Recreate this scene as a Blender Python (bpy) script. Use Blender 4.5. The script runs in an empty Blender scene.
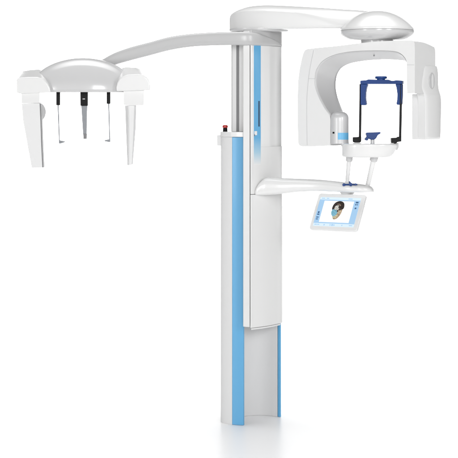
import bpy, bmesh, math, random
from mathutils import Vector, Matrix

C = bpy.context.scene.collection
CAM = Vector((0.0, -7.0, 1.58)); F = 1400.0; CX = 229.0; HY = 110.0

# ---------------------------------------------------------------- measuring helpers
def at(px, py, Y):
    d = (Y - CAM.y) / F
    return Vector(((px - CX) * d, Y, CAM.z + (HY - py) * d))

def on_plane(px, py, p0, n):
    r = Vector(((px - CX) / F, 1.0, (HY - py) / F))
    t = (Vector(p0) - CAM).dot(Vector(n)) / r.dot(Vector(n))
    return CAM + r * t

# ---------------------------------------------------------------- materials
def principled(name, col, rough=0.3, metal=0.0, coat=0.0, grain=0.0, spec=0.5, emit=None, estr=0.0, mottle=0.0):
    m = bpy.data.materials.new(name); m.use_nodes = True
    nt = m.node_tree; b = nt.nodes['Principled BSDF']
    b.inputs['Base Color'].default_value = (*col, 1)
    b.inputs['Roughness'].default_value = rough
    b.inputs['Metallic'].default_value = metal
    b.inputs['Coat Weight'].default_value = coat
    b.inputs['Coat Roughness'].default_value = 0.12
    b.inputs['Specular IOR Level'].default_value = spec
    tc = nt.nodes.new('ShaderNodeTexCoord')
    if mottle:
        n = nt.nodes.new('ShaderNodeTexNoise'); n.inputs['Scale'].default_value = 9.0; n.inputs['Detail'].default_value = 5
        nt.links.new(tc.outputs['Object'], n.inputs['Vector'])
        mr = nt.nodes.new('ShaderNodeMapRange')
        mr.inputs['To Min'].default_value = rough - mottle; mr.inputs['To Max'].default_value = rough + mottle
        nt.links.new(n.outputs['Fac'], mr.inputs['Value']); nt.links.new(mr.outputs['Result'], b.inputs['Roughness'])
    if grain:
        n = nt.nodes.new('ShaderNodeTexNoise'); n.inputs['Scale'].default_value = 700.0; n.inputs['Detail'].default_value = 2
        nt.links.new(tc.outputs['Object'], n.inputs['Vector'])
        bp = nt.nodes.new('ShaderNodeBump'); bp.inputs['Strength'].default_value = grain; bp.inputs['Distance'].default_value = 0.0006
        nt.links.new(n.outputs['Fac'], bp.inputs['Height']); nt.links.new(bp.outputs['Normal'], b.inputs['Normal'])
    if emit:
        b.inputs['Emission Color'].default_value = (*emit, 1); b.inputs['Emission Strength'].default_value = estr
    return m

WHITE = principled('white_plastic', (0.76, 0.76, 0.757), 0.20, coat=0.3, grain=0.03)
WSOFT = principled('white_satin_paint', (0.74, 0.74, 0.74), 0.40, grain=0.04)
PALE = principled('pale_grey_plastic', (0.58, 0.58, 0.583), 0.17, coat=0.35, grain=0.03)
GREY = principled('silver_grey_paint', (0.50, 0.50, 0.502), 0.27, grain=0.04)
LINER = principled('grey_arch_lining', (0.60, 0.60, 0.603), 0.30, grain=0.04)
SILVER = principled('silver_lacquer', (0.60, 0.60, 0.605), 0.32, metal=0.1, coat=0.1, grain=0.04)
STEEL = principled('brushed_steel', (0.22, 0.23, 0.245), 0.35, metal=0.6, grain=0.08)
BLUE = principled('sky_blue_lacquer', (0.105, 0.375, 0.645), 0.35, coat=0.15, grain=0.05)
NAVY = principled('navy_plastic', (0.010, 0.047, 0.20), 0.36, spec=0.26, grain=0.06)
BLACK = principled('black_plastic', (0.004, 0.004, 0.0045), 0.45, spec=0.18, grain=0.1)
DARK = principled('dark_grey_rail', (0.20, 0.20, 0.205), 0.45, grain=0.1)
RED = principled('red_plastic', (0.45, 0.02, 0.015), 0.3, coat=0.2)
SEAM = principled('seam_shadow_gap', (0.22, 0.22, 0.225), 0.6)

def screen_mat(name, c, s=0.75, mott=0.0):
    m = principled(name, tuple(x * 0.15 for x in c), 0.15, emit=c, estr=s)
    if mott:
        nt = m.node_tree; b = nt.nodes['Principled BSDF']; tc = nt.nodes.new('ShaderNodeTexCoord')
        n = nt.nodes.new('ShaderNodeTexNoise'); n.inputs['Scale'].default_value = 150.0; n.inputs['Detail'].default_value = 6; n.inputs['Roughness'].default_value = 0.65
        nt.links.new(tc.outputs['Object'], n.inputs['Vector'])
        r = nt.nodes.new('ShaderNodeValToRGB'); nt.links.new(n.outputs['Fac'], r.inputs[0])
        e = r.color_ramp.elements; e[0].position = 0.30; e[1].position = 0.70
        e[0].color = (*[x * (1 - mott) for x in c], 1); e[1].color = (*[min(1, x * (1 + mott)) for x in c], 1)
        nt.links.new(r.outputs[0], b.inputs['Emission Color'])
    return m

# ---------------------------------------------------------------- the machine
ROOT = bpy.data.objects.new('dental_xray_machine', None); C.objects.link(ROOT)
ROOT.location = (0.13, 0.14, 0.0); ROOT.empty_display_size = 0.2
ROOT['label'] = 'white and sky blue dental X-ray machine on tall column with curved side arm'
ROOT['category'] = 'X-ray machine'

WORLD = {ROOT.name: Vector(ROOT.location)}

def obj(name, bm, mats, parent, bevel=0.0, seg=3, sharp=40, label=None, subsurf=0):
    me = bpy.data.meshes.new(name)
    bmesh.ops.remove_doubles(bm, verts=bm.verts, dist=1e-6)
    bmesh.ops.recalc_face_normals(bm, faces=bm.faces)
    lo = Vector((1e9,) * 3); hi = -lo
    for v in bm.verts:
        for i in range(3):
            lo[i] = min(lo[i], v.co[i]); hi[i] = max(hi[i], v.co[i])
    c = (lo + hi) / 2; c.z = lo.z
    for v in bm.verts: v.co -= c
    bm.to_mesh(me); bm.free()
    for m in (mats if isinstance(mats, (list, tuple)) else [mats]): me.materials.append(m)
    for p in me.polygons: p.use_smooth = True
    me.set_sharp_from_angle(angle=math.radians(sharp))
    o = bpy.data.objects.new(name, me); C.objects.link(o)
    if parent is not None:
        o.parent = parent; o.location = c - WORLD[parent.name]
    else:
        o.location = c
    WORLD[o.name] = c
    if subsurf:
        sm = o.modifiers.new('smooth', 'SUBSURF'); sm.levels = subsurf; sm.render_levels = subsurf
    if bevel:
        md = o.modifiers.new('bevel', 'BEVEL'); md.width = bevel; md.segments = seg
        md.limit_method = 'ANGLE'; md.angle_limit = math.radians(32); md.harden_normals = True
    if label: o['label'] = label
    return o

def loft(bm, rings, caps=True, closed=True):
    vr = [[bm.verts.new(p) for p in r] for r in rings]
    n = len(vr[0]); fs = []
    for a, b in zip(vr, vr[1:]):
        for i in range(n if closed else n - 1):
            j = (i + 1) % n
            try: fs.append(bm.faces.new((a[i], a[j], b[j], b[i])))
            except ValueError: pass
    if caps:
        bm.faces.new(vr[0]); bm.faces.new(list(reversed(vr[-1])))
    return fs

def prism(bm, poly, z0, z1):
    loft(bm, [[Vector((x, y, z0)) for x, y in poly], [Vector((x, y, z1)) for x, y in poly]])

def slab(bm, front, back):
    loft(bm, [front, back])

def pslab(bm, pts, y0, y1):
    'outline traced at depth y0 and carried straight back to y1'
    f = [at(px, py, y0) for px, py in pts]
    slab(bm, f, [Vector((p.x, y1, p.z)) for p in f])

def lathe(bm, c, prof, n=64):
    rings = []
    for r, z in prof:
        rings.append([Vector((c[0] + max(r, 1e-4) * math.cos(2 * math.pi * i / n), c[1] + max(r, 1e-4) * math.sin(2 * math.pi * i / n), z)) for i in range(n)])
    loft(bm, rings)

def tube(bm, a, b, r0, r1=None, n=20, flat=1.0):
    r1 = r0 if r1 is None else r1
    a = Vector(a); b = Vector(b); d = (b - a).normalized()
    u = d.cross(Vector((0, 1, 0)) if abs(d.y) < 0.9 else Vector((1, 0, 0))).normalized(); v = d.cross(u)
    loft(bm, [[p + u * (r * math.cos(2 * math.pi * i / n)) + v * (r * flat * math.sin(2 * math.pi * i / n)) for i in range(n)] for p, r in ((a, r0), (b, r1))])

def rounded(c, hx, hy, e=2.6, n=48):
    out = []
    for i in range(n):
        t = 2 * math.pi * i / n
        cx, sy = math.cos(t), math.sin(t)
        out.append((c[0] + hx * math.copysign(abs(cx) ** (2 / e), cx), c[1] + hy * math.copysign(abs(sy) ** (2 / e), sy)))
    return out

def crom(pts, k):
    'Catmull-Rom resample of tuples, k steps per span'
    out = []
    for i in range(len(pts) - 1):
        p0 = pts[max(i - 1, 0)]; p1 = pts[i]; p2 = pts[i + 1]; p3 = pts[min(i + 2, len(pts) - 1)]
        for s in range(k):
            t = s / k
            out.append(tuple(0.5 * (2 * b + (-a + c) * t + (2 * a - 5 * b + 4 * c - d) * t * t + (-a + 3 * b - 3 * c + d) * t ** 3) for a, b, c, d in zip(p0, p1, p2, p3)))
    out.append(tuple(pts[-1]))
    return out

def zy(py, Y=0.0): return at(CX, py, Y).z

# ================================================================ COLUMN
C0 = Vector((0.072, 0.011)); SD = Vector((0.7125, 0.7016)); TD = Vector((-0.7016, 0.7125))
WID = 0.2765
def st(s, t):
    p = C0 + SD * s + TD * t; return (p.x, p.y)
def mir(l): return [(WID - s, t) for s, t in l]

outer = [(-0.0292, 0.0518), (-0.0328, 0.085), (-0.0322, 0.115), (-0.0262, 0.133), (-0.013, 0.149), (0.010, 0.172), (0.035, 0.197), (0.064, 0.222), (0.098, 0.237), (0.138, 0.242)]
outer = crom(outer, 4)
arc = []
for k in range(0, 25):
    a = math.pi * k / 48
    arc.append((0.13825 - 0.1278 * math.cos(a), 0.0165 + 0.1278 * math.sin(a)))
half = [(-0.0172, 0.0518)] + arc
ztop = zy(137.2)
poly = outer + list(reversed(mir(outer)))[1:] + mir(half) + list(reversed(half))[1:]
bm = bmesh.new(); prism(bm, [st(*p) for p in poly], 0.0, ztop)
column = obj('column', bm, WSOFT, ROOT, bevel=0.0008, seg=1, sharp=30)
trim = [(-0.029, 0.051), (-0.016, 0.0225), (0.0, 0.0), (0.0095, 0.0022), (0.0102, 0.0158), (-0.0172, 0.051)]
trim_r = [(-0.026, 0.051), (-0.014, 0.0225), (0.0015, 0.0), (0.0085, 0.0015), (0.0088, 0.0160), (-0.0172, 0.051)]
for l in (trim, mir(trim_r)):
    bm = bmesh.new(); prism(bm, [st(*p) for p in l], 0.001, ztop - 0.0005)
    obj('edge_trim', bm, BLUE, column, bevel=0.0015, label='sky blue edge strip of the white column')
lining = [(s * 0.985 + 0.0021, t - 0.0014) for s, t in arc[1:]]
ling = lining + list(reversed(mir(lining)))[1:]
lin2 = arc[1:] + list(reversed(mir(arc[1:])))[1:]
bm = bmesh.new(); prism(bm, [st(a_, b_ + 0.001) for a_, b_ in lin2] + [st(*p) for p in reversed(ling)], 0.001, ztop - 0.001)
obj('channel_shade_shell', bm, principled('channel_shade_grey', (0.70, 0.70, 0.703), 0.42, grain=0.04), column, sharp=30)  # added thin shell; its grey stands in for shade inside the channel
# cap on the column
oc = [(s - (0.004 if t < 0.2 else 0.0), t + (0.004 if t > 0.2 else 0.0)) for s, t in outer]
capo = [(0.0075, -0.003), (-0.003, -0.003)] + oc
capr = [(0.0075, 0.001), (0.0, 0.001)] + [(s + 0.001, t) for s, t in outer[2:]]
cap = capo + list(reversed(mir(capr))) + mir(arc) + list(reversed(arc))[1:]
bm = bmesh.new(); prism(bm, [st(*p) for p in cap], ztop + 0.0008, ztop + 0.026)
obj('column_cap', bm, WHITE, column, bevel=0.004)
bm = bmesh.new()
p0 = at(217.2, 135, 0.13); p1 = at(222, 145.5, 0.13)
loft(bm, [[Vector((x, y, z)) for x, y in ((p0.x, 0.11), (p1.x, 0.10), (p1.x, 0.15), (p0.x, 0.145))] for z in (p1.z, p0.z)])
obj('cable_bracket', bm, WSOFT, column, bevel=0.003)
# emergency button
c = at(225.2, 130, 0.13)
zc = ztop + 0.0263
bm = bmesh.new(); lathe(bm, (c.x, c.y), [(0.0125, zc), (0.0125, zc + 0.004), (0.0115, zc + 0.006), (0.0115, zc + 0.017), (0.0095, zc + 0.0185)], 32)
eb = obj('emergency_button', bm, BLACK, ROOT, label='red topped black emergency stop button on the column')
bm = bmesh.new(); lathe(bm, (c.x, c.y), [(0.010, zc + 0.0186), (0.0138, zc + 0.020), (0.0142, zc + 0.026), (0.0128, zc + 0.031), (0.008, zc + 0.0335), (0.0, zc + 0.034)], 32)
obj('button_cap', bm, RED, eb)

# ================================================================ INNER POST
zt = zy(31)
xl = at(231, 90, 0.09).x
bm = bmesh.new(); prism(bm, [(xl, 0.105), (xl + 0.001, 0.095), (xl + 0.005, 0.09), (0.13, 0.075), (0.13, 0.16), (xl + 0.01, 0.16)], ztop + 0.0265, zt)
post = obj('inner_post', bm, WHITE, ROOT, bevel=0.002)
def post_front(px):
    a = Vector((xl + 0.005, 0.09, 0)); n = Vector((0.015, 0.13 - xl - 0.005 + 0.0, 0)).normalized()
    return on_plane(px, 90, a, n)
a = post_front(236.3); b = post_front(239.1)
bm = bmesh.new(); prism(bm, [(a.x, a.y - 0.0015), (b.x, b.y - 0.0015), (b.x, b.y + 0.004), (a.x, a.y + 0.004)], ztop + 0.027, zt - 0.001)
obj('rail_and_edge_strip', bm, DARK, post, bevel=0.0006)
a = post_front(231.9); b = post_front(232.6)
bm = bmesh.new(); prism(bm, [(a.x, a.y - 0.001), (b.x, b.y - 0.001), (b.x, b.y + 0.004), (a.x, a.y + 0.004)], ztop + 0.027, zt - 0.001)
obj('rail_and_edge_strip', bm, PALE, post)  # pale grey line down the post's left edge, not a rail

# ================================================================ CARRIAGE
zb = zy(328, -0.05); zs = zy(194.4, -0.05); zstep = zy(146.3, 0.1)
body = [(0.0702, -0.030), (0.0715, -0.034), (0.099, -0.0485), (0.1025, -0.048), (0.104, -0.044), (0.104, -0.02), (0.24, 0.116), (0.24, 0.18), (0.19, 0.20), (0.10, 0.10), (0.0745, 0.03)]
bm = bmesh.new(); prism(bm, body, zb + 0.004, zt - 0.003)
carr = obj('carriage', bm, WHITE, ROOT, bevel=0.002)
fr = [(0.1062, -0.047), (0.1078, -0.0505), (0.1115, -0.0502)]
line = [(0.1149 + 0.1351 * k / 12 + 0.0065 * math.sin(math.pi * k / 12), -0.047 + 0.136 * k / 12 - 0.0065 * math.sin(math.pi * k / 12)) for k in range(13)]
rnd = [(0.258, 0.0985), (0.265, 0.109), (0.2698, 0.122), (0.2722, 0.137), (0.2715, 0.152), (0.267, 0.167), (0.258, 0.176)]
back = [(0.246, 0.155), (0.2455, 0.108), (0.1105, -0.0265), (0.1065, -0.0285)]
panel = fr + line + rnd + back
line2 = line[:9]
rnd2 = [(0.222, 0.0630), (0.237, 0.0800), (0.249, 0.0975), (0.259, 0.117), (0.2675, 0.138), (0.2712, 0.156), (0.268, 0.172), (0.258, 0.180)]
panel2 = fr + line2 + rnd2 + [(0.246, 0.158), (0.2455, 0.118), (0.1105, -0.0265), (0.1065, -0.0285)]
bm = bmesh.new(); prism(bm, panel, zb, zs - 0.0012)
obj('front_panel', bm, WHITE, carr, bevel=0.002)
bm = bmesh.new(); prism(bm, panel, zs + 0.0012, zstep)
obj('front_panel', bm, WHITE, carr)
bm = bmesh.new(); prism(bm, panel2, zstep + 0.0002, zt - 0.001)
obj('upper_cover', bm, WHITE, carr)
inset = [(0.110, -0.040)] + [(x - 0.003, y + 0.004) for x, y in line] + [(0.262, 0.115), (0.263, 0.15), (0.24, 0.16), (0.12, 0.04)]
bm = bmesh.new(); prism(bm, inset, zb - 0.011, zb - 0.003)
obj('bottom_plate', bm, WHITE, carr, bevel=0.002)
# stripe, slot and mark lie on the front face
def fpt(u, off):
    k = u / 0.1917
    b_ = 0.0065 * math.sin(math.pi * k)
    return (0.1149 + 0.1351 * k + b_ + off * 0.7095, -0.047 + 0.136 * k - b_ - off * 0.7047)
def onface(u0, u1, z0, z1, h0, h1, n=6):
    bm = bmesh.new()
    f = [fpt(u0 + (u1 - u0) * i / n, h1) for i in range(n + 1)]
    g = [fpt(u0 + (u1 - u0) * i / n, h0) for i in range(n + 1)]
    prism(bm, f + list(reversed(g)), z0, z1); return bm
m = principled('blue_fading_print', (0.105, 0.375, 0.645), 0.3, coat=0.25)
nt = m.node_tree; tc = nt.nodes.new('ShaderNodeTexCoord'); sp = nt.nodes.new('ShaderNodeSeparateXYZ')
nt.links.new(tc.outputs['Generated'], sp.inputs[0])
rp = nt.nodes.new('ShaderNodeValToRGB'); nt.links.new(sp.outputs['Z'], rp.inputs[0])
e = rp.color_ramp.elements; e[0].position = 0.0; e[0].color = (0.765, 0.765, 0.76, 1); e[1].position = 0.22; e[1].color = (0.11, 0.38, 0.645, 1)
x_ = e.new(0.10); x_.color = (0.38, 0.58, 0.71, 1)
nt.links.new(rp.outputs[0], nt.nodes['Principled BSDF'].inputs['Base Color'])
U0, U1 = 0.0105, 0.0545
obj('blue_stripe', onface(U0, U1, zy(165, -0.03), zy(40, -0.03), -0.001, 0.0004), m, carr, label='blue stripe that fades to white at its lower end')
obj('indicator_slot', onface(0.0385, 0.0465, zy(126.5), zy(101), 0.0004, 0.0012), principled('dark_blue_slot', (0.02, 0.05, 0.10), 0.3), carr)
obj('status_light', onface(0.0135, 0.0300, zy(135.0), zy(131.0), 0.0004, 0.0014), WHITE, carr, bevel=0.0004)
obj('status_light', onface(0.0115, 0.0165, zy(136.0), zy(134.2), 0.0015, 0.0020), DARK, carr)

# ================================================================ CEPHALOSTAT ARM
sec = [(95, 63.5, 76, 0.075, 0.03), (103, 59.5, 71.5, 0.07, 0.03), (115, 53, 65, 0.06, 0.03), (132, 47, 60, 0.045, 0.03), (150, 42.3, 55.3, 0.03, 0.03),
       (170, 36.9, 50.1, 0.015, 0.03), (190, 34.0, 46.9, 0.0, 0.03), (210, 32.5, 45.6, -0.015, 0.029), (230, 31.9, 45.2, -0.035, 0.027), (246, 31.9, 45.4, -0.044, 0.025),
       (256, 33.3, 45.6, -0.025, 0.022), (266, 36.6, 45.8, 0.02, 0.019), (275, 41.0, 45.9, 0.065, 0.014), (281, 44.6, 46.0, 0.112, 0.007)]
bm = bmesh.new(); rings = []
ss = crom(sec, 5)
for i, (px, y0, y1, Y, hd) in enumerate(ss):
    a = ss[max(i - 1, 0)]; b = ss[min(i + 1, len(ss) - 1)]
    d = (at(b[0], 0, b[3]) - at(a[0], 0, a[3])); d.z = 0; d.normalize()
    nrm = Vector((d.y, -d.x, 0))
    c = at(px, (y0 + y1) / 2, Y); hz = (y1 - y0) / 2 * (Y + 7) / F
    r = []
    for q in range(36):
        t = 2 * math.pi * q / 36; e_ = 3.4
        r.append(c + nrm * (hd * math.copysign(abs(math.cos(t)) ** (2 / e_), math.cos(t))) + Vector((0, 0, hz * math.copysign(abs(math.sin(t)) ** (2 / e_), math.sin(t)))))
    rings.append(r)
loft(bm, rings)
arm = obj('cephalostat_arm', bm, GREY, ROOT, sharp=60, label='long curved silver grey side arm')
bm = bmesh.new()
col = [(x + 0.0006 * 1, y - 0.0006) for x, y in panel2[:-4]] + [(0.246, 0.158), (0.16, 0.16), (0.075, 0.10), (0.075, -0.03)]
prism(bm, col, zy(46.0, 0.0), zy(30.6, 0.0))
obj('arm_collar', bm, GREY, arm, bevel=0.0015)

# ================================================================ CEPHALOSTAT HEAD
cy = -0.03; cd = at(83, 91.5, cy)
sc = (7 + cy) / F
rx = 53.5 * sc; ry = 0.125; h = 33.5 * sc
bm = bmesh.new(); rings = []
for k in range(0, 25):
    t = math.pi / 2 * k / 24
    rr = max(math.cos(t), 0.002); zz = cd.z + h * math.sin(t)
    rings.append([Vector((x, y, zz)) for x, y in rounded((cd.x, cd.y), rx * rr, ry * rr ** 0.8, 2.3, 72)])
lip = [[Vector((x, y, cd.z - d_)) for x, y in rounded((cd.x, cd.y), rx * f_, ry * f_, 2.3, 72)] for f_, d_ in ((0.94, 0.0045), (0.985, 0.003))]
loft(bm, lip + rings)
head = obj('cephalostat_head', bm, PALE, ROOT, sharp=60, label='pale grey domed head of the side arm with two measuring paddles')

def capbox(front, back, yf, yb):
    bm = bmesh.new(); n = 5
    F_ = crom(front + [front[0]], 3)[:-1]; B_ = crom(back + [back[0]], 3)[:-1]
    return F_, B_
def sidecap(front, back, yf, yb):
    bm = bmesh.new(); rings = []
    for k in range(7):
        w = k / 6; Y = yf + (yb - yf) * w
        e = w ** 1.0
        rings.append([at(a[0] + (b[0] - a[0]) * e, a[1] + (b[1] - a[1]) * e, Y) for a, b in zip(front, back)])
    loft(bm, rings)
    return bm
fl = [(16.6, 92.6), (16.4, 86), (16.4, 81), (17.2, 78.6), (19.5, 77.6), (28, 77.2), (37, 77.2), (41.5, 78.3), (45, 80.8), (48, 84.5), (50, 88.4), (50.8, 92.4), (39.5, 93), (21.5, 93.8)]
bl = [(20.0, 92.6), (19.8, 84), (19.9, 77), (20.5, 73.2), (22.5, 71.2), (30, 69.8), (38.5, 69.2), (43, 70.3), (46, 72.6), (49, 77), (51, 82), (52, 92), (40, 92.6), (22, 93)]
c1 = obj('side_cap', sidecap(fl, bl, -0.165, -0.01), WHITE, head, bevel=0.006, seg=4)
fr_ = [(116.3, 91.2), (116.2, 87), (117.2, 82.8), (119.6, 79.2), (123, 76.4), (127.5, 74.9), (138, 74.3), (144, 75.4), (147.8, 78.4), (149.7, 82.5), (150.1, 86), (150.1, 90.2), (140, 90.6), (126, 91)]
br_ = [(119.0, 91.0), (118.6, 82), (118.8, 76), (119.6, 70.5), (121.5, 67.8), (126, 66.9), (136, 67.6), (141, 69.2), (145.5, 72.8), (148, 77), (149.4, 83), (149.6, 90), (140, 90.4), (126, 90.8)]
obj('side_cap', sidecap(fr_, br_, -0.165, -0.01), WHITE, head, bevel=0.006, seg=4)
# left paddle: neck and blade
bm = bmesh.new(); pslab(bm, [(21.3, 92.5), (39.6, 92.2), (39.4, 103.0), (21.5, 103.4)], -0.155, -0.075)
obj('paddle_neck', bm, WHITE, head, bevel=0.002)
bm = bmesh.new(); pslab(bm, [(21.6, 103.6), (39.6, 103.1), (40.4, 121), (41.2, 145), (42.3, 167.6), (31.7, 167.9), (28.3, 150), (24.6, 129), (23.2, 122)], -0.15, -0.095)
obj('measuring_paddle', bm, WSOFT, head, bevel=0.0022, label='broad white measuring paddle')
bm = bmesh.new(); pslab(bm, [(39.75, 103.6), (41.0, 103.6), (41.5, 121), (42.3, 145), (43.3, 167.5), (42.3, 167.5), (41.2, 145), (40.4, 121)], -0.146, -0.099)
obj('paddle_edge_shade', bm, DARK, head, bevel=0.0006)  # dark strip painting the shade on the paddle's right side face
bm = bmesh.new()
c = at(37.4, 112, -0.08); ax = Vector((0.72, -0.69, 0)).normalized(); r_ = 9.4 * 6.92 / F
tube(bm, c - ax * 0.011, c + ax * 0.011, r_, r_, 48)
obj('pivot_disc', bm, PALE, head, bevel=0.004)
# right paddle
bm = bmesh.new(); pslab(bm, [(123.4, 90.5), (143.8, 90.2), (143.8, 105.2), (128, 105.6), (123.4, 104.6)], -0.15, -0.06)
obj('paddle_neck', bm, WHITE, head, bevel=0.003)
bm = bmesh.new()
top = [at(125.0, 105.5, -0.12), at(128.0, 105.5, -0.145), at(129.2, 105.5, -0.139), at(134.2, 105.5, -0.139), at(136.4, 105.5, -0.12), at(135.5, 105.5, -0.10), at(126, 105.5, -0.10)]
mid = [at(125.8, 128, -0.12), at(128.6, 128, -0.14), at(129.6, 128, -0.136), at(133.6, 128, -0.136), at(135.8, 128, -0.12), at(135, 128, -0.10), at(126.4, 128, -0.10)]
bot = [at(127.3, 165.0, -0.12), at(128.7, 165.4, -0.135), at(129.4, 165.2, -0.131), at(131.8, 164.6, -0.131), at(132.9, 164.2, -0.12), at(132.3, 164.4, -0.108), at(127.8, 165, -0.108)]
loft(bm, [top, mid, bot])
obj('measuring_paddle', bm, WSOFT, head, bevel=0.0008, label='narrow pale measuring paddle seen edge on')
# ear rods and nose pointer
def ear(px0, px1, hy0, hy1, rtop, rbot, ry1, foot, Y):
    bm = bmesh.new(); pslab(bm, [(px0, hy0), (px1, hy0), (px1, hy1), (px0, hy1)], Y - 0.01, Y + 0.01)
    o = obj('ear_rod_holder', bm, BLACK, head, bevel=0.002)
    bm = bmesh.new(); tube(bm, at(rtop, hy1 - 1, Y), at(rbot, ry1, Y), 0.0032, 0.0026, 12)
    obj('ear_rod', bm, STEEL, head)
    bm = bmesh.new(); pslab(bm, foot, Y - 0.004, Y + 0.004)
    obj('ear_plug', bm, STEEL, head, bevel=0.001)
ear(56.2, 59.9, 90.5, 105.2, 58.1, 59.4, 141.5, [(58.8, 138.6), (60.0, 140.4), (65.0, 141.4), (64.4, 142.4), (60, 143.7), (58.9, 143.4)], -0.05)
ear(106.6, 110.2, 90.5, 103.8, 108.7, 109.7, 140, [(110.3, 137.8), (109.0, 139.2), (104.3, 140.2), (104.8, 141.3), (109.2, 142.2), (110.4, 141.8)], -0.05)
bm = bmesh.new(); pslab(bm, [(80.2, 90.5), (87.6, 90.5), (87.6, 105.8), (80.4, 105.8)], -0.07, -0.04)
obj('nose_pointer_holder', bm, BLACK, head, bevel=0.002)
bm = bmesh.new(); pslab(bm, [(82.6, 98.5), (85.0, 98.5), (85.0, 99.4), (82.6, 99.4)], -0.0715, -0.069)
obj('holder_mark', bm, GREY, head)
bm = bmesh.new(); pslab(bm, [(81.2, 105.4), (87.3, 105.4), (87.0, 112), (86.6, 134), (83.0, 134), (82.0, 118)], -0.06, -0.05)
obj('nose_pointer', bm, STEEL, head, bevel=0.0015)
bm = bmesh.new(); pslab(bm, [(83.1, 133.8), (86.7, 133.8), (86.5, 139.0), (83.4, 139.0)], -0.0625, -0.047)
obj('nose_pointer_tip', bm, DARK, head, bevel=0.001)

# ================================================================ SHOULDER
HUB = Vector((0.719, -0.2, 0)); COLC = Vector((0.165, 0.095, 0))
ad = (HUB - COLC).normalized(); bd = Vector((-ad.y, ad.x, 0))
def sh(px, py, w): return on_plane(px, py, COLC - bd * w, bd)
S = [  # px, y top, y ridge, y bottom, half width, roundness of the plan
    (229.0, 15.5, 20.5, 28.6, 0.030), (230.0, 12.4, 16.5, 28.8, 0.048), (232.5, 10.6, 14.0, 28.9, 0.062), (237, 8.4, 12.2, 28.9, 0.078), (245, 5.9, 11.2, 28.8, 0.092),
    (258, 4.7, 11.0, 28.6, 0.102), (275, 5.1, 11.3, 28.5, 0.105), (300, 6.4, 13.2, 28.3, 0.105), (318, 7.6, 17.5, 28.0, 0.104), (335, 8.8, 23.0, 27.8, 0.103), (350, 9.6, 25.0, 27.7, 0.102), (372, 11.5, 25.5, 27.7, 0.10)]
bm = bmesh.new(); rings = []
for px, yt, yr, yb, w in crom(S, 4):
    fb = sh(px, yb, w); frg = sh(px, yr, w)
    zt_ = sh(px, yt, w * 0.5).z
    base = Vector((fb.x, fb.y, 0)) + bd * w
    def q(k, z): return Vector((base.x, base.y, 0)) + bd * (w * k) + Vector((0, 0, z))
    dz = zt_ - frg.z
    rings.append([q(-0.93, fb.z - 0.002), q(-0.985, fb.z + 0.003), q(-1.0, fb.z + 0.012), q(-1.0, frg.z - 0.012), q(-0.985, frg.z), q(-0.94, frg.z + dz * 0.16), q(-0.75, frg.z + dz * 0.52), q(-0.5, frg.z + dz * 0.84), q(-0.25, frg.z + dz * 0.97), q(0, zt_),
                  q(0.25, frg.z + dz * 0.97), q(0.5, frg.z + dz * 0.84), q(0.75, frg.z + dz * 0.52), q(0.94, frg.z + dz * 0.16), q(1, frg.z - 0.01), q(1, fb.z + 0.01), q(0.93, fb.z - 0.002)])
loft(bm, rings)
shoulder = obj('shoulder_arm', bm, WHITE, ROOT, sharp=55, bevel=0.003)
bm = bmesh.new()
zc0, zc1 = zy(31.6, 0.05), zy(28.8, 0.05)
pl = rounded((0.151, 0.09), 0.152, 0.12, 2.2, 64)
loft(bm, [[Vector((0.151 + (x - 0.151) * f_, 0.09 + (y - 0.09) * f_, z)) for x, y in pl] for f_, z in ((0.9, zc0 - 0.001), (0.975, zc0 + 0.002), (1.0, zc0 + 0.007), (1.0, zc1))])
obj('swivel_plate', bm, PALE, shoulder, sharp=50)

# ================================================================ HUB
hs = F / 6.8
def hz(py): return CAM.z + (HY - py) / hs
bm = bmesh.new()
dome = [(0.0, hz(11.0)), (6 / hs, hz(11.1)), (12 / hs, hz(12.2)), (18 / hs, hz(14.3)), (24 / hs, hz(17.3)), (29 / hs, hz(20.8)), (33 / hs, hz(24.2)), (35.6 / hs, hz(27.0)), (36.8 / hs, hz(28.6)), (37.1 / hs, hz(29.5)), (37.0 / hs, hz(30.6)), (34, 0)]
lathe(bm, HUB, list(reversed(crom(dome[:-1], 4))), 96)
hub = obj('rotation_hub', bm, WHITE, ROOT, sharp=70)
bm = bmesh.new()
bowl = [(36.5 / hs, hz(30.7)), (37.3 / hs, hz(31.0)), (37.4 / hs, hz(32.4)), (37.0 / hs, hz(33.6)), (35.6 / hs, hz(35.3)), (33 / hs, hz(37.2)), (29.5 / hs, hz(39.1)), (25.2 / hs, hz(40.3)), (20 / hs, hz(40.8)), (16.5 / hs, hz(41.0)), (16.2 / hs, hz(46.5))]
lathe(bm, HUB, bowl, 96)
obj('hub_bowl', bm, PALE, hub, sharp=50)  # grey instead of white, to deepen the shade under the hub

# ================================================================ GANTRY
TH = math.radians(35); ud = Vector((math.cos(TH), -math.sin(TH), 0)); vd = Vector((math.sin(TH), math.cos(TH), 0))
VF, VB = -0.095, 0.095
def pv(px, py, v): return on_plane(px, py, HUB + vd * v, vd)
def pu(px, py, u): return on_plane(px, py, HUB + ud * u, ud)
inner_f = crom([(330.3, 145.3), (330.3, 130), (330.0, 116.5), (325, 108.8), (318.2, 96.0), (315.0, 85), (315.2, 75), (317, 68.6), (323, 60.6), (335, 54.6), (351, 51.6), (368, 50.6), (384, 50.6), (396, 51.6), (402, 54.6), (405.4, 58.6), (406.4, 61.5), (406.5, 64.3), (406.9, 93.2)], 4)
inner_b = crom([(348.6, 142), (348.2, 130), (344.6, 117), (340.5, 107), (337.2, 98), (335.2, 88), (335.6, 79), (337.6, 72.4), (342.0, 66.8), (350, 62.8), (361, 60.6), (374, 59.2), (387, 58.8), (398, 59.3), (408, 60.5), (414.0, 62.5), (417.0, 64.0), (418.0, 66.0), (418.6, 93.2)], 4)
fi = [pv(x, y, VF) for x, y in inner_f]
bi = [pv(x, y, VB) for x, y in inner_b]
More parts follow.
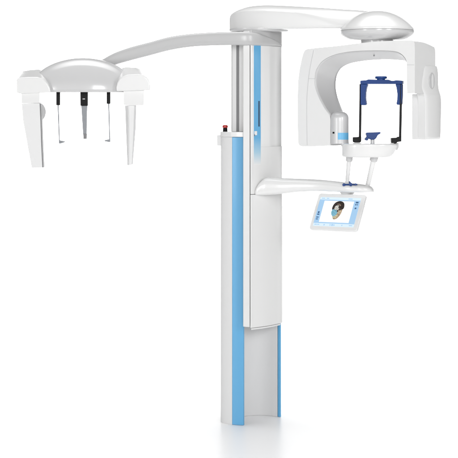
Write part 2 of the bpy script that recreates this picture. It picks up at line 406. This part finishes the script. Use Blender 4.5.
outer_f = [(407.0, 93.4), (414.8, 93.4), (414.8, 64.3), (414.9, 50), (414.6, 43.4), (413.6, 41.2), (411, 40.2), (395, 40.6), (372, 41.8), (353, 44.0), (335, 46.2), (316, 48.0), (307.5, 49.0), (304.9, 50.2), (303.4, 53.0), (301.8, 58.5), (299.6, 69), (298.2, 80), (297.4, 101), (297.6, 125), (298.2, 143.4), (299.5, 145.6), (302.5, 146.4), (315, 146.4), (330.2, 145.6)]
fo = [pv(x, y, VF) for x, y in outer_f]
# rear outline: same outline carried straight back, drawn in a little
cen = pv(360, 90, 0)
def carry(p, v, shrink=0.0, dz=0.0):
    q = p + vd * (v - VF)
    return q
bo = []
for (x, y), p in zip(outer_f, fo):
    q = p + vd * (VB - VF)
    if y < 62: q.z -= 0.020
    if x < 306: q += ud * 0.012
    if x > 412: q += vd * 0.024
    bo.append(q)
def mixv(a, b, t): return a + (b - a) * t
bm = bmesh.new()
def gring(t):
    o = []
    for a, b in zip(fo, bo):
        q = mixv(a, a + vd * (VB - VF), t); d = b - (a + vd * (VB - VF))
        o.append(q + d * max(0, (t - 0.3) / 0.7) ** 2)
    i_ = [mixv(a, b, t) for a, b in zip(fi, bi)]
    # the hole sits 3 mm behind the grey lining
    return o + i_[1:-1]
rings = [gring(k / 8) for k in range(9)]
loft(bm, rings)
gantry = obj('rotating_gantry', bm, WHITE, ROOT, bevel=0.005, seg=4, sharp=35, label='white C shaped gantry with grey lined arch')
# lining: the grey tunnel of the arch
bm = bmesh.new()
def inward(a, b, pts):
    out = []
    for i, p in enumerate(pts):
        d = (pts[min(i + 1, len(pts) - 1)] - pts[max(i - 1, 0)]).normalized()
        n = d.cross(vd).normalized()
        if n.dot(cen - p) < 0: n = -n
        out.append(p + n * 0.0022)
    return out
fi0 = fi[8:-5]; bi0 = bi[8:-5]
fi2 = [p - vd * 0.0015 for p in inward(0, 0, fi0)]; bi2 = inward(0, 0, bi0)
rr = [[mixv(a, b, k / 10) for a, b in zip(fi2, bi2)] for k in range(11)]
loft(bm, rr, caps=False, closed=False)
lin = obj('arch_lining', bm, LINER, gantry, sharp=60)
sm = lin.modifiers.new('thickness', 'SOLIDIFY'); sm.thickness = 0.002; sm.offset = 0
# fine seams on the front face
def seam(pts, w=0.45):
    bm = bmesh.new()
    L = [pv(x - w / 2, y, VF) - vd * 0.0005 for x, y in pts]; R = [pv(x + w / 2, y, VF) - vd * 0.0005 for x, y in pts]
    Lb = [p + vd * 0.002 for p in L]; Rb = [p + vd * 0.002 for p in R]
    loft(bm, [[a, b, c_, d] for a, b, c_, d in zip(L, R, Rb, Lb)])
    return bm
SEAML = principled('pale_seam_line', (0.55, 0.55, 0.555), 0.5)
obj('panel_seam', seam(crom([(313.6, 50.2), (311.6, 60), (309.4, 72), (307.6, 88), (306.9, 100), (306.8, 120), (307.2, 145.3)], 3)), SEAML, gantry)
bm = bmesh.new()
a = [pv(x, y, VF) - vd * 0.0005 for x, y in ((308.6, 78.4), (314.9, 78.4), (314.9, 78.9), (308.5, 78.9))]
slab(bm, a, [p + vd * 0.002 for p in a]); obj('panel_seam', bm, SEAML, gantry)
# collimator
bm = bmesh.new()
cc = pv(339.5, 128, -0.060); r_ = 9.2 * (cc.y + 7) / F
n = 48; rings = []
zb_ = at(339, 143.6, cc.y - r_).z; zt0 = at(339, 118.5, cc.y - r_).z
rings.append([Vector((cc.x + r_ * 0.93 * math.cos(2 * math.pi * i / n), cc.y + r_ * 0.93 * math.sin(2 * math.pi * i / n), zb_ - 0.0025)) for i in range(n)])
for k in range(9):
    w = k / 8
    rings.append([Vector((cc.x + r_ * math.cos(2 * math.pi * i / n), cc.y + r_ * math.sin(2 * math.pi * i / n), zb_ + (zt0 - zb_) * w)) for i in range(n)])
for rr_, dz in ((0.985, 0.008), (0.93, 0.016), (0.8, 0.024), (0.6, 0.030), (0.3, 0.034), (0.02, 0.035)):
    rings.append([Vector((cc.x + r_ * rr_ * math.cos(2 * math.pi * i / n), cc.y + 0.3 * r_ * (1 - rr_) + r_ * rr_ * math.sin(2 * math.pi * i / n), zt0 + dz)) for i in range(n)])
loft(bm, rings)
coll = obj('collimator', bm, SILVER, gantry, sharp=50, label='silver grey collimator cylinder')
# blue label round the cylinder, dot beside it
def wrap(px0, px1, py0, py1, off, n=14):
    a0 = math.asin(max(-1, min(1, (px0 - 339.5) / 9.2))); a1 = math.asin(max(-1, min(1, (px1 - 339.5) / 9.2)))
    bm = bmesh.new(); rings = []
    for i in range(n + 1):
        a = a0 + (a1 - a0) * i / n
        d = Vector((math.sin(a), -math.cos(a), 0)); p = Vector((cc.x, cc.y, 0)) + d * r_
        z1_ = at(339, py0, p.y).z; z0_ = at(339, py1, p.y).z
        rings.append([p - d * 0.001 + Vector((0, 0, z0_)), p + d * off + Vector((0, 0, z0_)), p + d * off + Vector((0, 0, z1_)), p - d * 0.001 + Vector((0, 0, z1_))])
    loft(bm, rings); return bm
obj('blue_label', wrap(337.2, 348.4, 132.8, 139.6, 0.0007), principled('blue_label_print', (0.15, 0.47, 0.76), 0.35), gantry)
obj('alignment_light', wrap(332.3, 333.9, 131.9, 133.6, 0.001, 4), BLACK, gantry)
bm = bmesh.new(); p = pv(374, 55.4, -0.01); lathe(bm, (p.x, p.y), [(0.003, p.z - 0.004), (0.003, p.z + 0.01)], 16)
obj('positioning_light', bm, DARK, gantry)
# hanging side panel under the right end of the arch
def gbox(u0, u1, v0, v1, z0, z1, name, mat, par, bev):
    bm = bmesh.new()
    pts = [HUB + ud * u + vd * v for u, v in ((u0, v0), (u1, v0), (u1, v1), (u0, v1))]
    loft(bm, [[Vector((p.x, p.y, z)) for p in pts] for z in (z0, z1)])
    return obj(name, bm, mat, par, bevel=bev, seg=4)
def uof(px, v): return (pv(px, 80, v) - HUB).dot(ud)
def vof(px, u): return (pu(px, 80, u) - HUB).dot(vd)
uL, uR = uof(406.7, VF), uof(414.7, VF)
zp1 = pv(410, 64.75, VF).z; zp0 = pv(410, 93.4, VF).z
bm = bmesh.new()
a = [pv(x, y, VF) - vd * 0.0005 for x, y in ((407.2, 64.6), (414.2, 64.6), (414.2, 65.15), (407.2, 65.15))]
slab(bm, a, [p + vd * 0.002 for p in a]); obj('panel_seam', bm, SEAML, gantry)
# ================================================================ DETECTOR
bm = bmesh.new()
uO = uR + 0.004
rows = [  # py, px left and px right of the bulged outer face
    (66.0, 425.4, 437.4), (69.0, 424.6, 438.4), (74, 423.8, 438.9), (80, 422.8, 439.1), (86, 422.4, 439.2), (90, 423.0, 439.8), (94, 424.6, 441.0), (98, 425.8, 441.8), (106, 426.2, 442.0), (122, 426.2, 441.7), (136.5, 426.2, 441.2), (138.8, 426.8, 440.6), (139.6, 428.5, 439.0)]
rings = []
for py, x0, x1 in crom(rows, 3):
    va = vof(x0, uO); vb_ = vof(x1, uO); n = 20; r = []
    bul = 0.012 if py > 95 else 0.010
    bul *= max(0.15, min(1, (py - 63) / 8, (140.4 - py) / 2.5))
    for i in range(n + 1):
        w = i / n; v = va + (vb_ - va) * w
        s_ = math.sin(math.pi * w) ** 0.55 if 0 < w < 1 else 0
        p = HUB + ud * (uO - 0.004 + bul * s_) + vd * v
        r.append(Vector((p.x, p.y, at(0, py, p.y).z)))
    for u_, v_ in ((uO - 0.045, vb_ - 0.004), (uO - 0.045, va + 0.004)):
        p = HUB + ud * u_ + vd * v_
        r.append(Vector((p.x, p.y, at(0, py, p.y).z)))
    rings.append(r)
loft(bm, rings)
det = obj('detector_unit', bm, WHITE, ROOT, sharp=40, bevel=0.0012, label='white detector housing with an oval grey emblem')
uA = uO - 0.004; vA = vof(426.0, uA) - 0.0012
uS = uA - 0.004
bm = bmesh.new()
# sensor plate: its front face looks the same way as the gantry's front face
uS0 = None
def uof2(px, v): return (pv(px, 110, v) - HUB).dot(ud)
uS1 = uof2(426.0, vA); uS0 = uof2(411.9, vA)
gbox(uS0, uS1 - 0.0006, vA, vA + 0.075, pv(418, 139.6, vA).z, pv(418, 94.0, vA).z, 'sensor_plate', WSOFT, det, 0.004)
# emblem on the bulge
vc = vof(431.6, uO + 0.006); pc = HUB + ud * (uO + 0.006) + vd * vc; zc = at(0, 81, pc.y).z
def oval(hv, hzv, u0, u1, dv=0.0):
    bm = bmesh.new(); n = 40
    rings = []
    for u_ in (u0, u1):
        r = []
        for i in range(n):
            t = 2 * math.pi * i / n
            p = HUB + ud * u_ + vd * (vc + dv + hv * math.cos(t)); r.append(Vector((p.x, p.y, zc + hzv * math.sin(t))))
        rings.append(r)
    loft(bm, rings); return bm
obj('emblem', oval(0.031, 0.040, uO - 0.002, uO + 0.0085), PALE, det, bevel=0.0015)
obj('emblem_face', oval(0.026, 0.034, uO, uO + 0.0092), SILVER, det, bevel=0.0008)
obj('emblem_bar', oval(0.009, 0.033, uO, uO + 0.0102, 0.004), WHITE, det, bevel=0.0006)

# ================================================================ CHIN REST ARM
K = [(255.6, 190.4, 194.4, -0.035, 0.010), (257.2, 186.6, 194.9, -0.034, 0.016), (260, 182.8, 195.1, -0.03, 0.024), (264, 179.0, 195.1, -0.025, 0.034), (267.5, 177.5, 195.0, -0.022, 0.042), (274, 177.3, 194.6, -0.022, 0.05), (284, 177.8, 193.7, -0.032, 0.055),
     (300, 178.4, 191.8, -0.06, 0.056), (320, 179.2, 191.2, -0.098, 0.06), (338, 180.7, 191.8, -0.135, 0.075), (350, 182.0, 192.2, -0.158, 0.085), (360, 183.0, 192.3, -0.172, 0.086), (367, 184.2, 192.2, -0.182, 0.075), (371, 185.4, 192.1, -0.187, 0.064), (373.2, 187.0, 192.0, -0.19, 0.050), (374.4, 189.0, 191.9, -0.191, 0.03)]
bm = bmesh.new(); rings = []
for px, y0, y1, Y, hd in crom(K, 4):
    a = at(px, y0, Y); b = at(px, y1, Y); r = []
    hd = max(hd, 0.006)
    for q in range(40):
        t = 2 * math.pi * q / 40; e_ = 2.7
        cy_ = math.copysign(abs(math.cos(t)) ** (2 / e_), math.cos(t)); sz = math.copysign(abs(math.sin(t)) ** (2 / e_), math.sin(t))
        zc_ = a.z * 0.42 + b.z * 0.58
        r.append(Vector((a.x + 0.25 * cy_ * hd, Y + hd * cy_, zc_ + (sz * (a.z - zc_) if sz > 0 else sz * (zc_ - b.z)))))
    rings.append(r)
loft(bm, rings)
chin = obj('chin_rest_arm', bm, WHITE, ROOT, sharp=60)
# posts and collars
def leg(x0, y0, x1, y1, Y0, Y1, r0, r1, colx, cw):
    bm = bmesh.new(); tube(bm, at(x0, y0, Y0), at(x1, y1, Y1), r0, r1, 28)
    p_ = obj('support_post', bm, WHITE, chin)
    bm = bmesh.new(); d = (at(x1, y1, Y1) - at(x0, y0, Y0)).normalized(); t0 = at(colx, 155.4, Y0)
    tube(bm, t0, t0 + d * 0.029, cw, cw * 0.88, 28)
    obj('post_collar', bm, PALE, chin, bevel=0.002)
leg(349.4, 156, 347.0, 184.5, -0.19, -0.165, 0.0115, 0.0095, 349.5, 0.0185)
leg(374.4, 156, 367.6, 186.0, -0.21, -0.175, 0.0135, 0.0115, 374.6, 0.0215)
# navy control knobs on the arm
bm = bmesh.new()
for px, py, r_k, Y in ((343.9, 184.9, 0.0085, -0.224), (350.4, 184.3, 0.0095, -0.236), (355.6, 184.5, 0.0055, -0.240)):
    tube(bm, at(px, py + 0.6, Y + 0.03), at(px, py - 0.2, Y - 0.012), r_k, r_k * 0.85, 24)
tube(bm, at(344.5, 184.6, -0.234), at(357.4, 184.5, -0.246), 0.004, 0.003, 12)
tube(bm, at(349.6, 182.0, -0.20), at(351.0, 185.6, -0.25), 0.0045, 0.004, 12)
obj('control_knobs', bm, NAVY, chin, label='cluster of navy blue control knobs')

# ================================================================ CHIN REST TABLE
TY = -0.2
L = [(157.0, 345, 386), (156.6, 342.8, 389.2), (155.2, 341.7, 391.6), (152.5, 341.2, 394.0), (148.5, 341.1, 396.2), (145.6, 341.2, 397.2), (144.2, 341.6, 397.2), (143.5, 342.6, 396.4), (143.2, 345, 394.5)]
bm = bmesh.new(); rings = []
for py, x0, x1 in crom(L, 3):
    a = at(x0, py, TY); b = at(x1, py, TY); hx = (b.x - a.x) / 2
    rings.append([Vector((x, y, a.z)) for x, y in rounded(((a.x + b.x) / 2, TY), hx, hx * 0.82, 2.5, 72)])
loft(bm, rings)
table = obj('chin_rest_table', bm, WHITE, ROOT, sharp=60)
bm = bmesh.new(); pslab(bm, [(393.5, 143.4), (398.6, 142.8), (399.0, 147), (397.4, 150.2), (393.5, 149)], -0.235, -0.19)
obj('table_clip', bm, GREY, table, bevel=0.003)
# chin cup
bm = bmesh.new(); p = at(372.5, 143.6, -0.22); lathe(bm, p, [(0.010, p.z), (0.0095, p.z + 0.022)], 24)
obj('chin_cup_stem', bm, SILVER, table)
bm = bmesh.new()
pslab(bm, [(366.4, 132.6), (375, 132.4), (380.8, 132.0), (380.6, 133.6), (378.0, 135.0), (376.4, 138.0), (374.8, 139.6), (370.2, 139.6), (369.0, 138.2), (367.8, 140.6), (365.4, 140.4), (365.2, 138.6), (367.0, 136.4), (366.2, 134.4)], -0.245, -0.195)
obj('chin_cup', bm, NAVY, table, bevel=0.003, label='navy blue chin cup')

# ================================================================ HEAD SUPPORT
YL, YR = -0.165, -0.235
bm = bmesh.new()
a0 = at(360.2, 81.0, YL); b0 = at(402.2, 81.0, YR)
dd = (b0 - a0); dd.z = 0; nn = Vector((dd.y, -dd.x, 0)).normalized()
barf = [(360.2, 80.6), (366, 80.2), (368, 79.4), (375, 79.6), (388, 79.6), (390, 80.6), (393, 80.8), (396, 80.2), (402.2, 80.6), (402.2, 84.0), (360.2, 84.0)]
def bp(px, py, off):
    return on_plane(px, py, a0 + nn * off, nn)
slab(bm, [bp(x, y, 0.016) for x, y in barf], [bp(x, y, 0.016) - nn * 0.036 for x, y in barf])
hs_ = obj('head_support', bm, NAVY, ROOT, bevel=0.0025, label='navy blue head clamp frame on black rods')
def temple(pts, off0, th):
    bm = bmesh.new(); f = [bp(x, y, off0) for x, y in crom(pts + [pts[0]], 2)[:-1]] if False else [bp(x, y, off0) for x, y in pts]
    slab(bm, f, [q_ - nn * th for q_ in f]); return bm
obj('temple_pad', temple([(360.4, 84.1), (367.4, 84.1), (366.0, 88), (365.2, 93), (365.0, 98), (365.6, 102), (366.0, 104), (365.2, 105.2), (361, 105.2), (360.4, 104)], 0.014, 0.03), NAVY, hs_, bevel=0.003)
obj('temple_pad', temple([(395.2, 84.1), (402.0, 84.1), (402.0, 95), (401.4, 104), (400.6, 104.8), (397.0, 104.8), (396.3, 103.6), (397.0, 100), (397.2, 94), (396.4, 88)], 0.014, 0.03), NAVY, hs_, bevel=0.003)
bm = bmesh.new(); p = bp(381, 79.2, 0.0); lathe(bm, p, [(0.020, p.z - 0.004), (0.020, p.z + 0.001), (0.0285, p.z + 0.003), (0.0295, p.z + 0.007), (0.0285, p.z + 0.0125), (0.025, p.z + 0.0145), (0.0, p.z + 0.015)], 40)
obj('clamp_knob', bm, NAVY, hs_, sharp=30)
def rod(x0, y0, x1, y1, Y):
    bm = bmesh.new(); a = at(x0, y0, Y); b = at(x1, y1, Y); w = 0.0056
    loft(bm, [[p + Vector(q) for q in ((-w, -0.008, 0), (w, -0.008, 0), (w, 0.008, 0), (-w, 0.008, 0))] for p in (b, a)])
    obj('support_rod', bm, BLACK, hs_, bevel=0.0015)
rod(360.7, 84, 359.9, 141.5, YL + 0.004); rod(401.2, 84, 400.0, 141.5, YR - 0.004)
bm = bmesh.new(); pslab(bm, [(353.2, 137.3), (358.6, 137.0), (361.4, 136.6), (361.4, 141.4), (360, 142.8), (354.4, 142.8), (353.2, 141.6)], YL - 0.02, YL + 0.02)
obj('rod_holder', bm, BLACK, hs_, bevel=0.003)
bm = bmesh.new(); pslab(bm, [(391.2, 138.0), (397, 137.8), (398, 136.8), (401.2, 136.8), (401.4, 141.6), (397.5, 142.0), (396.6, 143.2), (391.4, 143.2)], YR - 0.02, YR + 0.02)
obj('rod_holder', bm, BLACK, hs_, bevel=0.003)

# ================================================================ TABLET
TL, TR, BL = at(319.0, 193.2, -0.085), at(366.2, 194.6, -0.215), at(309.0, 229.0, -0.15)
Wv = TR - TL; Hv = BL - TL; Nv = Wv.cross(Hv).normalized()
if Nv.y > 0: Nv = -Nv
Wl, Hl = Wv.length, Hv.length; wu, hu = Wv.normalized(), Hv.normalized()
def rr_poly(w0, h0, w1, h1, r, n=6):
    out = []
    for cx_, cy_, a0_ in ((w1 - r, h1 - r, 0), (w0 + r, h1 - r, 90), (w0 + r, h0 + r, 180), (w1 - r, h0 + r, 270)):
        for i in range(n + 1):
            t = math.radians(a0_ + 90 * i / n); out.append((cx_ + r * math.cos(t), cy_ + r * math.sin(t)))
    return out
def T(w, h_, d): return TL + wu * w + hu * h_ + Nv * d
def tslab(pts, d0, d1, bm=None):
    bm = bm or bmesh.new(); slab(bm, [T(x, y, d1) for x, y in pts], [T(x, y, d0) for x, y in pts]); return bm
tab = obj('tablet', tslab(rr_poly(0, 0, Wl, Hl, 0.012), -0.018, 0.0), WHITE, ROOT, bevel=0.003, label='white touchscreen tablet showing a skull scan')
bx0, bx1, by0, by1 = 0.062 * Wl, 0.918 * Wl, 0.105 * Hl, 0.905 * Hl
def R_(x0, y0, x1, y1): return [(bx0 + (bx1 - bx0) * x, by0 + (by1 - by0) * y) for x, y in ((x0, y0), (x1, y0), (x1, y1), (x0, y1))]
S_LIGHT = screen_mat('screen_pale_blue', (0.66, 0.80, 0.92), 0.9); S_BLUE = screen_mat('screen_blue', (0.36, 0.57, 0.80), 0.9)
S_WHITE = screen_mat('screen_white', (1, 1, 1), 0.95); S_DK = screen_mat('screen_navy', (0.05, 0.12, 0.25), 0.9)
obj('display', tslab(R_(0, 0, 1, 1), -0.001, 0.0006), S_LIGHT, tab)
obj('menu_band', tslab(R_(0.0, 0.085, 1.0, 0.90), 0.0, 0.0010), S_BLUE, tab)
obj('image_window', tslab(R_(0.125, 0.125, 0.855, 0.86), 0.0, 0.0014), S_WHITE, tab)
for nm, rects, mt_, hh in (
    ('toolbar_icon', [(0.035, 0.50, 0.075, 0.56), (0.03, 0.58, 0.085, 0.62), (0.03, 0.68, 0.06, 0.72), (0.065, 0.68, 0.085, 0.72), (0.03, 0.75, 0.08, 0.78), (0.90, 0.13, 0.965, 0.18), (0.90, 0.21, 0.93, 0.25), (0.945, 0.21, 0.965, 0.25), (0.91, 0.33, 0.95, 0.38)], S_DK, 0.0014),
    ('toolbar_icon', [(0.26, 0.93, 0.285, 0.975), (0.41, 0.925, 0.43, 0.975), (0.45, 0.92, 0.49, 0.98), (0.50, 0.93, 0.53, 0.97), (0.70, 0.93, 0.72, 0.97), (0.03, 0.935, 0.09, 0.96), (0.10, 0.935, 0.15, 0.96), (0.88, 0.935, 0.96, 0.96), (0.04, 0.03, 0.12, 0.055), (0.16, 0.03, 0.22, 0.055), (0.70, 0.03, 0.80, 0.055)], S_BLUE, 0.0012)):
    for r in rects: obj(nm, tslab(R_(*r), 0.0, hh), mt_, tab)
# skull scan, drawn flat on the display
def blob(pts): return [(bx0 + (bx1 - bx0) * x, by0 + (by1 - by0) * y) for x, y in crom(pts + [pts[0]], 4)[:-1]]
for nm, pts, colr, hh in (
    ('scan_jaw', [(0.375, 0.45), (0.395, 0.40), (0.46, 0.36), (0.54, 0.34), (0.60, 0.36), (0.62, 0.44), (0.605, 0.58), (0.56, 0.70), (0.50, 0.755), (0.45, 0.745), (0.42, 0.66), (0.385, 0.56)], (0.42, 0.30, 0.19), 0.0017),
    ('scan_cranium', [(0.36, 0.37), (0.37, 0.27), (0.41, 0.18), (0.48, 0.13), (0.56, 0.135), (0.62, 0.19), (0.645, 0.28), (0.645, 0.37), (0.61, 0.415), (0.56, 0.39), (0.50, 0.37), (0.42, 0.42), (0.375, 0.44)], (0.035, 0.026, 0.024), 0.0020),
    ('scan_face', [(0.415, 0.40), (0.425, 0.32), (0.455, 0.285), (0.50, 0.275), (0.515, 0.30), (0.50, 0.34), (0.535, 0.37), (0.53, 0.41), (0.49, 0.46), (0.45, 0.45)], (0.60, 0.56, 0.51), 0.0023),
    ('scan_brow', [(0.455, 0.235), (0.50, 0.215), (0.545, 0.235), (0.56, 0.285), (0.535, 0.30), (0.52, 0.265), (0.48, 0.255)], (0.22, 0.16, 0.12), 0.0022),
    ('scan_teal_region', [(0.365, 0.50), (0.39, 0.42), (0.44, 0.43), (0.50, 0.44), (0.52, 0.50), (0.50, 0.60), (0.455, 0.66), (0.41, 0.64), (0.38, 0.58)], (0.20, 0.45, 0.58), 0.0026),
    ('scan_eye_socket', [(0.525, 0.40), (0.55, 0.365), (0.585, 0.375), (0.595, 0.42), (0.57, 0.445), (0.54, 0.44)], (0.07, 0.055, 0.05), 0.0029),
    ('scan_nose_opening', [(0.495, 0.445), (0.515, 0.43), (0.53, 0.46), (0.525, 0.50), (0.505, 0.50)], (0.10, 0.075, 0.06), 0.0030),
    ('scan_cheek', [(0.545, 0.44), (0.59, 0.44), (0.605, 0.50), (0.585, 0.57), (0.55, 0.58), (0.53, 0.51)], (0.50, 0.40, 0.28), 0.0024),
    ('scan_teeth', [(0.42, 0.665), (0.47, 0.64), (0.53, 0.60), (0.545, 0.64), (0.505, 0.70), (0.45, 0.72)], (0.66, 0.54, 0.36), 0.0026)):
    obj(nm, tslab(blob(pts), 0.0, hh), screen_mat(nm, colr, 0.85, 0.75), tab)
bm = bmesh.new(); p = at(347.5, 192.6, -0.150)
loft(bm, [[Vector((x, y, p.z + dz)) for x, y in rounded((p.x, p.y + 0.012), hx_, hy_, 2.2, 40)] for dz, hx_, hy_ in ((-0.020, 0.020, 0.014), (-0.008, 0.030, 0.024), (-0.001, 0.036, 0.03), (0.010, 0.037, 0.03))])
obj('tablet_mount', bm, PALE, chin, sharp=60)

# ================================================================ THE SETTING
fm = bpy.data.materials.new('white_glossy_floor'); fm.use_nodes = True
nt = fm.node_tree; b = nt.nodes['Principled BSDF']
b.inputs['Base Color'].default_value = (0.94, 0.94, 0.94, 1); b.inputs['Roughness'].default_value = 0.3; b.inputs['IOR'].default_value = 1.5
tc = nt.nodes.new('ShaderNodeTexCoord'); n_ = nt.nodes.new('ShaderNodeTexNoise'); n_.inputs['Scale'].default_value = 1.5
nt.links.new(tc.outputs['Object'], n_.inputs['Vector']); mr = nt.nodes.new('ShaderNodeMapRange'); mr.inputs['To Min'].default_value = 0.36; mr.inputs['To Max'].default_value = 0.40
nt.links.new(n_.outputs['Fac'], mr.inputs['Value']); nt.links.new(mr.outputs['Result'], b.inputs['Roughness'])
me = bpy.data.meshes.new('floor'); me.from_pydata([(-11, -14, 0), (11, -14, 0), (11, 16, 0), (-11, 16, 0)], [], [(0, 1, 2, 3)])
me.materials.append(fm); fl_ = bpy.data.objects.new('floor', me); C.objects.link(fl_); fl_['kind'] = 'structure'

# white studio: bright behind the machine, dimmer overhead and towards the right front
w = bpy.data.worlds.new('World'); bpy.context.scene.world = w; w.use_nodes = True
nt = w.node_tree; bg = nt.nodes['Background']
tc = nt.nodes.new('ShaderNodeTexCoord'); sp = nt.nodes.new('ShaderNodeSeparateXYZ'); nt.links.new(tc.outputs['Generated'], sp.inputs[0])
def maprange(src, a, b_, c_, d):
    m_ = nt.nodes.new('ShaderNodeMapRange'); m_.interpolation_type = 'SMOOTHSTEP'
    for k_, v_ in zip(('From Min', 'From Max', 'To Min', 'To Max'), (a, b_, c_, d)): m_.inputs[k_].default_value = v_
    nt.links.new(src, m_.inputs['Value']); return m_.outputs['Result']
def math_(op, a, b_):
    m_ = nt.nodes.new('ShaderNodeMath'); m_.operation = op
    for i_, s_ in enumerate((a, b_)):
        if isinstance(s_, (int, float)): m_.inputs[i_].default_value = s_
        else: nt.links.new(s_, m_.inputs[i_])
    return m_.outputs[0]
low = maprange(sp.outputs['Z'], 0.14, 0.42, 1.0, 0.0)          # 1 near the horizon, 0 overhead
backw = maprange(sp.outputs['Y'], 0.80, 0.95, 0.0, 1.0)
side = maprange(math_('ABSOLUTE', sp.outputs['X'], 0), 0.55, 0.9, 0.0, 1.0)
frontw = maprange(sp.outputs['Y'], -0.75, 0.1, 1.0, 0.0)
left = maprange(sp.outputs['X'], -0.7, 0.7, 1.0, 0.0)
front = math_('MULTIPLY', math_('ADD', 0.46, math_('MULTIPLY', left, 0.75)), frontw)
fld = math_('ADD', math_('ADD', 0.16, front), math_('MULTIPLY', backw, 3.0))
val = math_('ADD', 0.14, math_('MULTIPLY', math_('SUBTRACT', fld, 0.14), low))
nt.links.new(val, bg.inputs['Strength']); bg.inputs['Color'].default_value = (1, 1, 1, 1)

def area(name, loc, target, sx, sy, power, spread=180):
    l = bpy.data.lights.new(name, 'AREA'); l.shape = 'RECTANGLE'; l.size = sx; l.size_y = sy; l.energy = power; l.spread = math.radians(spread)
    o = bpy.data.objects.new(name, l); C.objects.link(o); o.location = loc
    o.rotation_euler = (Vector(target) - Vector(loc)).to_track_quat('-Z', 'Y').to_euler()
    return o
area('key_softbox', (0.9, -9.5, 2.7), (0.1, 0, 1.3), 2.0, 2.0, 190)
area('right_softbox', (3.2, -4.6, 2.6), (0.2, 0, 1.3), 1.2, 1.8, 66)
area('left_fill_lamp', (-6.0, -7.5, 1.8), (0.5, 0, 1.2), 1.6, 2.6, 105)  # unseen lamp added to brighten the left-facing sides
area('floor_fill_lamp', (0.2, 9.6, 9.0), (0.2, 9.61, 0.0), 22.0, 22.4, 1450, 72)  # unseen overhead lamp added only to whiten the floor

# ================================================================ CAMERA
cam = bpy.data.cameras.new('camera'); co = bpy.data.objects.new('camera', cam); C.objects.link(co)
co.location = CAM; co.rotation_euler = (math.radians(90), 0, 0)
cam.sensor_width = 36; cam.lens = 36 * F / 458; cam.shift_y = -(229 - HY) / 458; cam.clip_end = 500
sc_ = bpy.context.scene; sc_.camera = co
sc_.view_settings.view_transform = 'Standard'; sc_.view_settings.look = 'None'; sc_.view_settings.exposure = 0.11; sc_.view_settings.gamma = 1
